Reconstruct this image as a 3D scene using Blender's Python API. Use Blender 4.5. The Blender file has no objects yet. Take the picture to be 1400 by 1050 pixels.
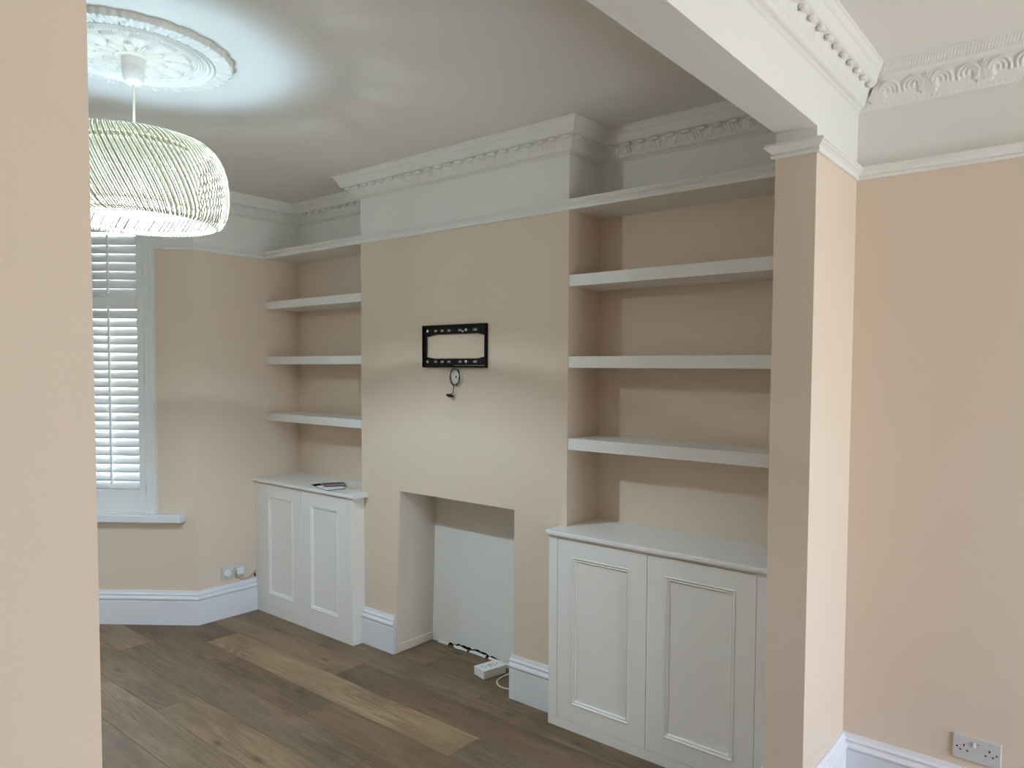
import bpy, bmesh, math, random
import numpy as np
from mathutils import Matrix, Vector

random.seed(7)
PI = math.pi
scene = bpy.context.scene
COL = scene.collection

# ------------------------------------------------------------------ camera, sky, light, exposure
cam_data = bpy.data.cameras.new('camera')
cam = bpy.data.objects.new('camera', cam_data); COL.objects.link(cam)
R_, U_, F_ = Vector((.7904, .6125, .0074)), Vector((-.0332, .0307, .9990)), Vector((-.6116, .7899, -.0446))
m = Matrix.Identity(4)
for i in range(3):
    m[i][0] = R_[i]; m[i][1] = U_[i]; m[i][2] = -F_[i]
m.translation = (3.4779, -2.6318, 1.6045)
cam.matrix_world = m
cam_data.sensor_width = 36.0
cam_data.lens = 989.95 * 36.0 / 1400.0
cam_data.shift_x = -61.57 / 1400.0
cam_data.shift_y = 25.71 / 1400.0
cam_data.clip_start = 0.02
scene.camera = cam

world = bpy.data.worlds.new('overcast_sky'); scene.world = world
world.use_nodes = True
bg = world.node_tree.nodes['Background']
# overcast sky above the horizon, duller warm ground below it
wn, wl = world.node_tree.nodes, world.node_tree.links
wtc = wn.new('ShaderNodeTexCoord'); wsx = wn.new('ShaderNodeSeparateXYZ'); wmr = wn.new('ShaderNodeMapRange'); wmx = wn.new('ShaderNodeMix')
wmr.inputs['From Min'].default_value = -0.06; wmr.inputs['From Max'].default_value = 0.06
wmx.data_type = 'RGBA'
wmx.inputs[6].default_value = (0.655, 0.70, 0.735, 1)
wmx.inputs[7].default_value = (0.72, 0.805, 1.0, 1)
wl.new(wtc.outputs['Generated'], wsx.inputs[0]); wl.new(wsx.outputs['Z'], wmr.inputs['Value'])
wl.new(wmr.outputs[0], wmx.inputs[0]); wl.new(wmx.outputs[2], bg.inputs[0])
bg.inputs[1].default_value = 10.43

scene.view_settings.view_transform = 'Standard'
scene.view_settings.look = 'None'
scene.view_settings.gamma = 1.0
scene.view_settings.use_curve_mapping = False
scene.view_settings.exposure = 1.0
scene.cycles.use_denoising = True
scene.cycles.max_bounces = 10
scene.cycles.diffuse_bounces = 7
scene.cycles.transparent_max_bounces = 12
scene.cycles.caustics_reflective = False
scene.cycles.caustics_refractive = False
scene.cycles.sample_clamp_indirect = 6.0

LAMP = (0.738, -1.512)
BULB_Z = 2.240
BULB_UP, BULB_UP_COL = 8.0, (0.42, 0.74, 1.0)
DIFFUSER_GLOW = 0.32
BULB_DOWN, BULB_DOWN_COL = 41.0, (0.68, 0.88, 1.0)
BULB_SIDE, BULB_SIDE_COL = 128.0, (0.83, 1.0, 1.06)


def portal(name, loc, rot, sx, sy):
    l = bpy.data.lights.new(name, 'AREA'); l.shape = 'RECTANGLE'; l.size = sx; l.size_y = sy
    l.cycles.is_portal = True
    o = bpy.data.objects.new(name, l); COL.objects.link(o)
    o.location = loc; o.rotation_euler = rot
    return o


# ------------------------------------------------------------------ plan of the two rooms (metres)
D = 0.25            # party wall behind the alcoves
XA = -1.02          # front (street) wall
XL, XR = 0.0, 1.5   # chimney breast
XP, XQ = 2.536, 2.675   # wall of the opening between the rooms
YN, YM = -0.219, -2.345  # the two ends of the opening
YF = -3.30          # wall opposite the chimney
XE = 5.6            # end wall of the rear room
ZC = 2.70           # ceiling
ZR0, ZR1 = 2.324, 2.368  # picture rail
ZB = 2.409          # underside of the beam
DR = 0.237          # rear room side wall
BA = Vector((XA, -0.469, 0)); BD = Vector((-.803, -.596, 0)); BN = Vector((.596, -.803, 0))
BL = 1.28

# ------------------------------------------------------------------ materials
MATS = {}


def mat(name, col, rough=0.6, bump=None, spec=0.4, mottling=0.0, metallic=0.0, bump_d=0.0006):
    m = bpy.data.materials.new(name); m.use_nodes = True
    nt = m.node_tree; b = nt.nodes['Principled BSDF']
    b.inputs['Base Color'].default_value = (*col, 1)
    b.inputs['Roughness'].default_value = rough
    b.inputs['Specular IOR Level'].default_value = spec
    b.inputs['Metallic'].default_value = metallic
    if bump or mottling:
        tc = nt.nodes.new('ShaderNodeTexCoord')
    if bump:
        n = nt.nodes.new('ShaderNodeTexNoise'); n.inputs['Scale'].default_value = bump
        n.inputs['Detail'].default_value = 4
        nt.links.new(tc.outputs['Object'], n.inputs['Vector'])
        bp = nt.nodes.new('ShaderNodeBump'); bp.inputs['Strength'].default_value = 0.5
        bp.inputs['Distance'].default_value = bump_d
        nt.links.new(n.outputs['Fac'], bp.inputs['Height'])
        nt.links.new(bp.outputs['Normal'], b.inputs['Normal'])
    if mottling:
        n2 = nt.nodes.new('ShaderNodeTexNoise'); n2.inputs['Scale'].default_value = 1.7
        n2.inputs['Detail'].default_value = 3
        nt.links.new(tc.outputs['Object'], n2.inputs['Vector'])
        r = nt.nodes.new('ShaderNodeValToRGB')
        r.color_ramp.elements[0].position = 0.3; r.color_ramp.elements[1].position = 0.7
        r.color_ramp.elements[0].color = (*[c * (1 - mottling) for c in col], 1)
        r.color_ramp.elements[1].color = (*[min(1, c * (1 + mottling)) for c in col], 1)
        nt.links.new(n2.outputs['Fac'], r.inputs['Fac'])
        nt.links.new(r.outputs['Color'], b.inputs['Base Color'])
    MATS[name] = m
    return m


CREAM = mat('cream_wall_paint', (0.73, 0.615, 0.505), 0.75, bump=140, spec=0.25, mottling=0.015)
WHITE = mat('white_wall_paint', (0.80, 0.785, 0.755), 0.75, bump=140, spec=0.25)
CEIL = mat('white_ceiling_paint', (0.80, 0.765, 0.735), 0.85, bump=90, spec=0.15)
PLASTER = mat('white_plaster_moulding', (0.80, 0.785, 0.755), 0.7, bump=220, spec=0.25, bump_d=0.0004)
GLOSS = mat('white_satin_woodwork', (0.775, 0.79, 0.835), 0.38, spec=0.45)
JOIN = mat('off_white_cabinet_paint', (0.83, 0.82, 0.795), 0.45, bump=60, spec=0.4, bump_d=0.0003)
RAILW = mat('white_rail_paint', (0.80, 0.795, 0.775), 0.42, spec=0.4)
SHELF = mat('white_shelf_paint', (0.82, 0.81, 0.80), 0.42, spec=0.4)
BOARD = mat('rough_white_board', (0.79, 0.79, 0.77), 0.85, bump=30, spec=0.2, bump_d=0.002)
REVEAL = mat('off_white_lit_reveal_and_strip', (0.76, 0.70, 0.63), 0.8, bump=50, spec=0.2, bump_d=0.0015)  # light on the reveal's plaster put into its colour; also the low strip's off-white
DARK = mat('black_gap', (0.012, 0.011, 0.010), 0.9)
BLACK = mat('black_powder_coat', (0.004, 0.004, 0.005), 0.5, spec=0.2)
CABLE_BLACK = mat('black_cable_rubber', (0.010, 0.009, 0.009), 0.5)
CABLE_BROWN = mat('brown_cable_rubber', (0.10, 0.065, 0.04), 0.5)
PLASTIC = mat('white_plastic', (0.80, 0.80, 0.80), 0.3, spec=0.5)
PLASTIC_GREY = mat('pale_grey_plastic', (0.62, 0.61, 0.61), 0.35, spec=0.5)
CABLE_WHITE = mat('white_cable_rubber', (0.72, 0.69, 0.64), 0.45)
CABLE_GREY = mat('grey_cable_rubber', (0.36, 0.34, 0.31), 0.5)
STEEL = mat('bright_screw_steel', (0.72, 0.72, 0.72), 0.3, metallic=1.0)
CANE = mat('cream_shade_strips', (0.52, 0.505, 0.41), 0.5, spec=0.3)
SHUT = mat('white_shutter_paint', (0.77, 0.79, 0.785), 0.42, spec=0.4)
PAPER = mat('white_paper', (0.80, 0.80, 0.82), 0.7)
COVER = mat('dark_brown_glossy_cover', (0.045, 0.022, 0.022), 0.3)
COVER2 = mat('dark_navy_cover', (0.02, 0.028, 0.06), 0.4)
RED = mat('dark_red_print', (0.16, 0.03, 0.03), 0.4)
PVC = mat('white_window_frame', (0.82, 0.83, 0.84), 0.35)

# strips of the shade let some light through
nt = CANE.node_tree; b = nt.nodes['Principled BSDF']
tr = nt.nodes.new('ShaderNodeBsdfTranslucent'); tr.inputs[0].default_value = (0.8, 0.78, 0.66, 1)
mx = nt.nodes.new('ShaderNodeMixShader'); mx.inputs[0].default_value = 0.02
nt.links.new(b.outputs[0], mx.inputs[1]); nt.links.new(tr.outputs[0], mx.inputs[2])
nt.links.new(mx.outputs[0], nt.nodes['Material Output'].inputs[0])

def lit_shell(name, glow_col, glow, clear, clear_col):
    """thin lamp part that glows and also lets the bulb's light straight through"""
    m_ = bpy.data.materials.new(name); m_.use_nodes = True
    n_, l_ = m_.node_tree.nodes, m_.node_tree.links; b_ = n_['Principled BSDF']
    b_.inputs['Base Color'].default_value = (0.8, 0.8, 0.77, 1)
    b_.inputs['Emission Color'].default_value = (*glow_col, 1); b_.inputs['Emission Strength'].default_value = glow
    t2 = n_.new('ShaderNodeBsdfTransparent'); t2.inputs[0].default_value = (*clear_col, 1)
    x2 = n_.new('ShaderNodeMixShader'); x2.inputs[0].default_value = clear
    l_.new(b_.outputs[0], x2.inputs[1]); l_.new(t2.outputs[0], x2.inputs[2]); l_.new(x2.outputs[0], n_['Material Output'].inputs[0])
    return m_
GLOW = lit_shell('glowing_sheer_diffuser', (0.86, 1.0, 0.96), DIFFUSER_GLOW, 0.38, (1, 1, 1))
GLOW.node_tree.nodes['Principled BSDF'].inputs['Base Color'].default_value = (0.06, 0.06, 0.06, 1)
BULBM = lit_shell('lit_bulb_glass', (0.75, 0.92, 1.0), 6.0, 0.9, (1, 1, 1))

GLASS = bpy.data.materials.new('clear_window_glass'); GLASS.use_nodes = True
nt = GLASS.node_tree; nt.nodes.clear()
o_ = nt.nodes.new('ShaderNodeOutputMaterial'); t_ = nt.nodes.new('ShaderNodeBsdfTransparent')
g_ = nt.nodes.new('ShaderNodeBsdfGlossy'); g_.inputs['Roughness'].default_value = 0.02
x_ = nt.nodes.new('ShaderNodeMixShader'); x_.inputs[0].default_value = 0.07
t_.inputs[0].default_value = (0.96, 0.98, 0.97, 1)
nt.links.new(t_.outputs[0], x_.inputs[1]); nt.links.new(g_.outputs[0], x_.inputs[2])
nt.links.new(x_.outputs[0], o_.inputs[0])

# oak planks: grain runs along each board, tone from the board's own colour
OAK = bpy.data.materials.new('smoked_oak_planks'); OAK.use_nodes = True
nt = OAK.node_tree; N = nt.nodes; L = nt.links; b = N['Principled BSDF']
tc = N.new('ShaderNodeTexCoord'); oi = N.new('ShaderNodeObjectInfo')
rnd = N.new('ShaderNodeVectorMath'); rnd.operation = 'SCALE'
cmb = N.new('ShaderNodeCombineXYZ')
L.new(oi.outputs['Random'], cmb.inputs[0]); L.new(oi.outputs['Random'], cmb.inputs[1]); L.new(oi.outputs['Random'], cmb.inputs[2])
L.new(cmb.outputs[0], rnd.inputs[0]); rnd.inputs['Scale'].default_value = 37.0
add = N.new('ShaderNodeVectorMath'); add.operation = 'ADD'
L.new(tc.outputs['Object'], add.inputs[0]); L.new(rnd.outputs[0], add.inputs[1])


def mapping(scale):
    mp = N.new('ShaderNodeMapping'); mp.inputs['Scale'].default_value = scale
    L.new(add.outputs[0], mp.inputs['Vector']); return mp


def noise(scale, vec, detail=4, dist=0.0, rough=0.55):
    n = N.new('ShaderNodeTexNoise'); n.inputs['Scale'].default_value = scale
    n.inputs['Detail'].default_value = detail; n.inputs['Distortion'].default_value = dist
    n.inputs['Roughness'].default_value = rough
    L.new(vec.outputs[0], n.inputs['Vector']); return n


def ramp(src, stops):
    r = N.new('ShaderNodeValToRGB'); e = r.color_ramp.elements
    e[0].position, e[0].color = stops[0][0], (*stops[0][1], 1)
    e[1].position, e[1].color = stops[-1][0], (*stops[-1][1], 1)
    for p, c in stops[1:-1]:
        k = e.new(p); k.color = (*c, 1)
    L.new(src, r.inputs['Fac']); return r


def mixc(mode, fac, a, bb):
    x = N.new('ShaderNodeMix'); x.data_type = 'RGBA'; x.blend_type = mode
    if isinstance(fac, float): x.inputs[0].default_value = fac
    else: L.new(fac, x.inputs[0])
    L.new(a, x.inputs[6]); L.new(bb, x.inputs[7]); return x.outputs[2]


fine = noise(1.0, mapping((7, 120, 120)), 5, 1.2, 0.7)
band = noise(1.0, mapping((1.1, 13, 13)), 4, 1.6)
cloud = noise(1.0, mapping((2.0, 4.0, 4.0)), 3, 0.4)
g1 = ramp(fine.outputs['Fac'], [(0.30, (0.82, 0.82, 0.82)), (0.62, (1.05, 1.05, 1.05))])
g2 = ramp(band.outputs['Fac'], [(0.30, (0.66, 0.62, 0.58)), (0.47, (0.92, 0.90, 0.87)), (0.53, (1.05, 1.05, 1.05)), (0.70, (1.22, 1.22, 1.2))])
g3 = ramp(cloud.outputs['Fac'], [(0.30, (0.70, 0.67, 0.64)), (0.48, (0.98, 0.96, 0.94)), (0.72, (1.16, 1.16, 1.16))])
# cathedral figure: contour lines of a stretched noise, strong in places only
cn = noise(1.0, mapping((0.55, 6.5, 6.5)), 2.5, 0.5)
mm = N.new('ShaderNodeMath'); mm.operation = 'MULTIPLY'; mm.inputs[1].default_value = 115.0; L.new(cn.outputs['Fac'], mm.inputs[0])
ms = N.new('ShaderNodeMath'); ms.operation = 'SINE'; L.new(mm.outputs[0], ms.inputs[0])
g4 = ramp(ms.outputs[0], [(0.0, (0.84, 0.82, 0.79)), (0.9, (1.08, 1.08, 1.09))])
msk = ramp(noise(1.0, mapping((1.6, 6, 6)), 2).outputs['Fac'], [(0.44, (0.15, 0.15, 0.15)), (0.60, (1, 1, 1))])
# knots
vor = N.new('ShaderNodeTexVoronoi'); vor.inputs['Scale'].default_value = 1.0
L.new(mapping((2.6, 7.0, 7.0)).outputs[0], vor.inputs['Vector'])
g5 = ramp(vor.outputs['Distance'], [(0.03, (0.30, 0.24, 0.20)), (0.10, (0.80, 0.78, 0.75)), (0.17, (1, 1, 1))])
c1 = mixc('MULTIPLY', 1.0, oi.outputs['Color'], g1.outputs[0])
c2 = mixc('MULTIPLY', 0.55, c1, g2.outputs[0])
c3 = mixc('MULTIPLY', 0.8, c2, g3.outputs[0])
c4 = mixc('MULTIPLY', msk.outputs[0], c3, g4.outputs[0])
c5 = mixc('MULTIPLY', 0.8, c4, g5.outputs[0])
L.new(c5, b.inputs['Base Color'])
b.inputs['Roughness'].default_value = 0.52
b.inputs['Specular IOR Level'].default_value = 0.35
bpn = N.new('ShaderNodeBump'); bpn.inputs['Distance'].default_value = 0.0006; bpn.inputs['Strength'].default_value = 0.4
L.new(fine.outputs['Fac'], bpn.inputs['Height']); L.new(bpn.outputs['Normal'], b.inputs['Normal'])

# ------------------------------------------------------------------ mesh helpers
WM = {}


def tag(o, label=None, cat=None, group=None, kind=None):
    if label: o['label'] = label
    if cat: o['category'] = cat
    if group: o['group'] = group
    if kind: o['kind'] = kind
    return o


def empty(name, loc, label, cat, group=None, kind=None, axes=None):
    o = bpy.data.objects.new(name, None); COL.objects.link(o)
    M = Matrix.Translation(Vector(loc))
    if axes is not None: M = Matrix.Translation(Vector(loc)) @ axes.to_4x4()
    o.matrix_world = M; WM[o] = M
    o.empty_display_size = 0.05
    return tag(o, label, cat, group, kind)


class MB:
    """collects faces in world space (or in the frame M) and links them as one mesh object"""
    def __init__(s, M=None):
        s.v = []; s.f = []; s.mi = []; s.sm = []; s.M = M

    def add(s, vs, fs, mi=0, smooth=False):
        o = len(s.v)
        s.v += [tuple(s.M @ Vector(p)) if s.M is not None else tuple(p) for p in vs]
        for f in fs:
            s.f.append(tuple(o + i for i in f)); s.mi.append(mi); s.sm.append(smooth)
        return s

    def hexa(s, P, mi=0):
        """8 points: 0-3 bottom loop (counter-clockwise from above), 4-7 the top loop"""
        return s.add(P, [(0, 3, 2, 1), (4, 5, 6, 7), (0, 1, 5, 4), (1, 2, 6, 5), (2, 3, 7, 6), (3, 0, 4, 7)], mi)

    def box(s, x0, x1, y0, y1, z0, z1, mi=0, bev=0.0):
        if bev <= 0:
            return s.hexa([(x0, y0, z0), (x1, y0, z0), (x1, y1, z0), (x0, y1, z0),
                           (x0, y0, z1), (x1, y0, z1), (x1, y1, z1), (x0, y1, z1)], mi)
        bm = bmesh.new(); bmesh.ops.create_cube(bm, size=1.0)
        for v in bm.verts:
            v.co = Vector(((x0 + x1) / 2 + v.co.x * (x1 - x0), (y0 + y1) / 2 + v.co.y * (y1 - y0), (z0 + z1) / 2 + v.co.z * (z1 - z0)))
        bmesh.ops.bevel(bm, geom=bm.edges[:], offset=bev, segments=2, affect='EDGES', profile=0.5)
        bm.verts.index_update()
        s.add([v.co.copy() for v in bm.verts], [[v.index for v in f.verts] for f in bm.faces], mi, False)
        bm.free(); return s

    def prism(s, poly, z0, z1, mi=0):
        n = len(poly)
        vs = [(x, y, z0) for x, y in poly] + [(x, y, z1) for x, y in poly]
        fs = [tuple(reversed(range(n))), tuple(range(n, 2 * n))] + [(i, (i + 1) % n, n + (i + 1) % n, n + i) for i in range(n)]
        return s.add(vs, fs, mi)

    def tube(s, pts, r, n=8, mi=0, caps=True, flat=None):
        pts = [Vector(p) for p in pts]; rs = r if isinstance(r, (list, tuple)) else [r] * len(pts)
        vs = []; prev = None
        for i, p in enumerate(pts):
            t = (pts[min(i + 1, len(pts) - 1)] - pts[max(i - 1, 0)]).normalized()
            if prev is None:
                a = t.orthogonal().normalized()
            else:
                a = (prev - t * prev.dot(t)).normalized()
            prev = a; c = t.cross(a)
            for k in range(n):
                w = 2 * PI * k / n
                vs.append(p + (a * math.cos(w) + c * math.sin(w) * (flat or 1)) * rs[i])
        fs = []
        for i in range(len(pts) - 1):
            for k in range(n):
                fs.append((i * n + k, i * n + (k + 1) % n, (i + 1) * n + (k + 1) % n, (i + 1) * n + k))
        if caps:
            fs.append(tuple(reversed(range(n)))); fs.append(tuple((len(pts) - 1) * n + k for k in range(n)))
        return s.add(vs, fs, mi, True)

    def lathe(s, prof, c=(0, 0, 0), n=32, mi=0, ax='Z', closed=False):
        """prof: (radius, height) list, revolved about the axis through c"""
        vs = []
        for r, h in prof:
            for k in range(n):
                w = 2 * PI * k / n; a, bb = r * math.cos(w), r * math.sin(w)
                if ax == 'Z': p = (c[0] + a, c[1] + bb, c[2] + h)
                elif ax == 'Y': p = (c[0] + a, c[1] - h, c[2] + bb)
                else: p = (c[0] + h, c[1] + a, c[2] + bb)
                vs.append(p)
        fs = []; m_ = len(prof)
        for i in range(m_ - 1 + (1 if closed else 0)):
            j = (i + 1) % m_
            for k in range(n):
                fs.append((i * n + k, i * n + (k + 1) % n, j * n + (k + 1) % n, j * n + k))
        if not closed:
            if prof[0][0] > 1e-6: fs.append(tuple(reversed(range(n))))
            if prof[-1][0] > 1e-6: fs.append(tuple((m_ - 1) * n + k for k in range(n)))
        return s.add(vs, fs, mi, True)

    def build(s, name, mats, parent=None, label=None, cat=None, group=None, kind=None, recalc=True, auto=40):
        if not isinstance(mats, (list, tuple)): mats = [mats]
        W = WM.get(parent, Matrix.Identity(4)); Wi = W.inverted()
        me = bpy.data.meshes.new(name)
        me.from_pydata([tuple(Wi @ Vector(p)) for p in s.v], [], s.f)
        for m_ in mats: me.materials.append(m_)
        me.polygons.foreach_set('material_index', s.mi)
        me.polygons.foreach_set('use_smooth', s.sm)
        if recalc:
            bm = bmesh.new(); bm.from_mesh(me)
            bmesh.ops.remove_doubles(bm, verts=bm.verts[:], dist=1e-6)
            bmesh.ops.recalc_face_normals(bm, faces=bm.faces[:])
            for e in bm.edges:
                if len(e.link_faces) == 2 and e.calc_face_angle(0) > math.radians(auto): e.smooth = False
            bm.to_mesh(me); bm.free()
        me.update()
        o = bpy.data.objects.new(name, me); COL.objects.link(o)
        if parent is not None: o.parent = parent
        WM[o] = W
        return tag(o, label, cat, group, kind)


def copy_obj(o, parent=None):
    c = o.copy(); COL.objects.link(c)
    if parent is not None: c.parent = parent
    return c


def offsets(path, closed=False):
    """unit mitre offset for every vertex of a plan path; the room lies to the right of the walking direction"""
    P = [Vector((p[0], p[1])) for p in path]; n = len(P); out = []
    for i in range(n):
        a = P[i] - P[i - 1] if (i > 0 or closed) else None
        c = P[(i + 1) % n] - P[i] if (i < n - 1 or closed) else None
        na = Vector((a.y, -a.x)).normalized() if a is not None else None
        nc = Vector((c.y, -c.x)).normalized() if c is not None else None
        if na is None: out.append(nc)
        elif nc is None: out.append(na)
        else: out.append((na + nc) / (1 + na.dot(nc)))
    return P, out


def sweep(mb, path, prof, mi=0, smooth=False):
    """sweep a closed (out, z) profile along a plan path with mitred corners and capped ends"""
    P, O = offsets(path); n = len(prof)
    vs = []
    for p, o in zip(P, O):
        for (u, z) in prof:
            q = p + o * u; vs.append((q.x, q.y, z))
    fs = []
    for i in range(len(P) - 1):
        for k in range(n):
            fs.append((i * n + k, i * n + (k + 1) % n, (i + 1) * n + (k + 1) % n, (i + 1) * n + k))
    fs.append(tuple(reversed(range(n)))); fs.append(tuple((len(P) - 1) * n + k for k in range(n)))
    mb.add(vs, fs, mi, smooth)
    return mb


def arc(cx, cz, r, a0, a1, n=6):
    return [(cx + r * math.cos(math.radians(a0 + (a1 - a0) * i / n)), cz + r * math.sin(math.radians(a0 + (a1 - a0) * i / n))) for i in range(n + 1)]


# ------------------------------------------------------------------ shell
# ceiling
mb = MB(); mb.box(-2.6, XE + 0.2, YF - 0.2, 0.5, ZC, ZC + 0.2)
mb.build('ceiling', CEIL, label='white ceiling over the front and rear rooms', kind='structure')

def two_tone(mb, fn, z0=0.0, z1=ZC, zs=ZR0 + 0.01):
    """cream below the rail, white above"""
    if zs > z0: fn(mb, z0, min(zs, z1), 0)
    if z1 > zs: fn(mb, max(zs, z0), z1, 1)

# party wall behind the alcoves
mb = MB()
two_tone(mb, lambda q, a, c, mi: q.box(-1.27, 0.2, D, 0.5, a, c, mi))
two_tone(mb, lambda q, a, c, mi: q.box(0.2, 1.3, D + 0.05, 0.5, a, c, mi))
two_tone(mb, lambda q, a, c, mi: q.box(1.3, XQ, D, 0.5, a, c, mi))
mb.build('wall_back', [CREAM, WHITE], label='cream party wall seen at the back of both alcoves', kind='structure')

# chimney breast with its fireplace opening
FX0, FX0b, FX1, FZ = 0.335, 0.303, 1.183, 0.928
mb = MB()
mb.hexa([(0, 0, 0), (FX0b, 0, 0), (FX0b, D, 0), (0, D, 0), (0, 0, FZ), (FX0, 0, FZ), (FX0, D, FZ), (0, D, FZ)], 0)
mb.box(FX1, XR, 0, D, 0, FZ, 0)
two_tone(mb, lambda q, a, c, mi: q.box(XL, XR, 0, D, a, c, mi), z0=FZ)
mb.box(0.2, 0.303, D, D + 0.05, 0, FZ + 0.02, 0); mb.box(FX1, 1.3, D, D + 0.05, 0, FZ + 0.02, 0)
mb.box(0.2, 1.3, D, D + 0.05, FZ, FZ + 0.1, 0)
breast = mb.build('wall_chimney', [CREAM, WHITE], label='cream chimney breast with a plain square fireplace opening', kind='structure')
# left reveal: skin of the same plaster, coloured paler to stand for light
mb = MB(); t = 0.003
mb.hexa([(FX0b, 0.004, 0.0), (FX0b + t, 0.004, 0.0), (FX0b + t, 0.272, 0.0), (FX0b, 0.272, 0.0),
         (FX0, 0.004, FZ), (FX0 + t, 0.004, FZ), (FX0 + t, 0.272, FZ), (FX0, 0.272, FZ)])
mb.build('reveal', REVEAL, breast, label='left reveal of the fireplace opening, its plaster coloured off-white as if lit')
# back board with a broken bottom edge
mb = MB()
random.seed(3)
xs = [0.306 + i * 0.022 for i in range(40)] + [FX1 - 0.001]
lo = []
for x in xs:
    f = max(0.0, math.sin((x - 0.33) / 0.62 * PI)) if 0.33 < x < 0.95 else 0
    lo.append(0.003 + f * (0.016 + random.random() * 0.016))
vs = []
for x, z in zip(xs, lo): vs += [(x, 0.272, z), (x, 0.272, FZ - 0.001), (x, 0.290, FZ - 0.001), (x, 0.290, z)]
fs = []
for i in range(len(xs) - 1):
    for k in range(4): fs.append((4 * i + k, 4 * i + (k + 1) % 4, 4 * i + 4 + (k + 1) % 4, 4 * i + 4 + k))
fs += [(0, 1, 2, 3), (4 * len(xs) - 4, 4 * len(xs) - 3, 4 * len(xs) - 2, 4 * len(xs) - 1)]
mb.add(vs, fs)
mb.build('back_board', BOARD, breast, label='rough white board closing the back of the fireplace')
mb = MB(); mb.box(0.31, FX1 - 0.002, 0.2905, 0.298, 0.001, 0.05)
mb.build('dark_gap', DARK, breast)
# torn paper strip along the foot of the board
mb = MB(); pts = []
random.seed(11)
for i in range(27):
    x = 0.36 + i * 0.0215; f = math.sin(i / 26 * PI)
    w0 = 0.265 - 0.012 * f * random.random() ** 2; w1 = 0.2705
    z = 0.002 + 0.010 * f * random.random()
    pts.append((x, w0, z * 0.4 + 0.001, w1, z + 0.008))
vs = []
for x, y0, z0, y1, z1 in pts: vs += [(x, y0, z0), (x, y1, z1), (x, y1, z1 + 0.0015), (x, y0, z0 + 0.0015)]
fs = []
for i in range(26):
    if i in (4, 5, 11, 18): continue
    for k in range(4): fs.append((4 * i + k, 4 * i + (k + 1) % 4, 4 * i + 4 + (k + 1) % 4, 4 * i + 4 + k))
mb.add(vs, fs); mb.build('torn_edge', PLASTER, breast)
mb = MB(); mb.box(FX0b + 0.004, FX0b + 0.010, 0.012, 0.270, 0.008, 0.052, bev=0.002)
mb.build('edge_strip', REVEAL, breast, label='low off-white strip along the left side of the opening')

# street wall beside the bay, and the bay itself
mb = MB(); two_tone(mb, lambda q, a, c, mi: q.prism([(XA, D), (XA - 0.25, D), (XA - 0.25, -0.36), (BA + BN * -0.25).to_2d()[:], (XA, -0.469)], a, c, mi))
mb.build('wall_left', [CREAM, WHITE], label='short cream wall between the bay and the left alcove', kind='structure')

WFRAME = Matrix(((BD.x, BN.x, 0), (BD.y, BN.y, 0), (0, 0, 1)))
ZW0, ZW1 = 0.697, 2.50
SW0, SW1 = 0.262, 1.168
def bay_wall(M, w0, w1, length, name, label, cut=True):
    q = MB(M)
    two_tone(q, lambda k, a, c, mi: k.box(0, w0, -0.25, 0, a, c, mi))
    two_tone(q, lambda k, a, c, mi: k.box(w1, length, -0.25, 0, a, c, mi))
    q.box(w0, w1, -0.25, 0, 0, ZW0 - 0.046, 0)
    q.box(w0, w1, -0.25, 0, ZW1, ZC, 1)
    return q.build(name, [CREAM, WHITE], label=label, kind='structure')

M1 = Matrix.Translation(BA) @ WFRAME.to_4x4()
E1 = BA + BD * BL
YC = -1.53
M2 = Matrix.Translation(E1) @ Matrix(((0, 1, 0), (-1, 0, 0), (0, 0, 1))).to_4x4()
W2 = 2 * (E1.y - YC)
E2 = Vector((E1.x, E1.y - W2, 0))
D3 = Vector((-BD.x, BD.y, 0)); N3 = Vector((BN.x, -BN.y, 0))
M3 = Matrix.Translation(E2) @ Matrix(((D3.x, N3.x, 0), (D3.y, N3.y, 0), (0, 0, 1))).to_4x4()
E3 = E2 + D3 * BL
bay_wall(M1, SW0, SW1, BL, 'wall_bay_right', 'cream splayed bay wall around the shuttered window')
bay_wall(M2, 0.06, W2 - 0.06, W2, 'wall_bay_middle', 'cream middle wall of the bay, hidden behind the near wall')
bay_wall(M3, BL - SW1, BL - SW0, BL, 'wall_bay_left', 'cream left splayed wall of the bay, hidden behind the near wall')
mb = MB(); two_tone(mb, lambda q, a, c, mi: q.box(XA - 0.25, XA, YF, E3.y, a, c, mi))
mb.build('wall_left', [CREAM, WHITE], label='cream street wall on the far side of the bay', kind='structure')
mb = MB(); two_tone(mb, lambda q, a, c, mi: q.box(-1.3, XE + 0.2, YF - 0.2, YF, a, c, mi))
mb.build('wall_front', [CREAM, WHITE], label='cream wall opposite the chimney breast', kind='structure')

# wall of the wide opening: far pier, beam, near pier
mb = MB()
ZT = 2.335
mb.box(XP, XQ, YN, D, 0, ZT, 0); mb.box(XP, XQ, YN, D, ZT, ZC, 1)
mb.box(XP, XQ, YM, YN, ZB, ZC, 1)
mb.box(XP, XQ, YF, YM, 0, ZT, 0); mb.box(XP, XQ, YF, YM, ZT, ZC, 1)
mb.build('wall_opening', [CREAM, WHITE], label='cream piers and white beam around the wide opening between the rooms', kind='structure')

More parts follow.
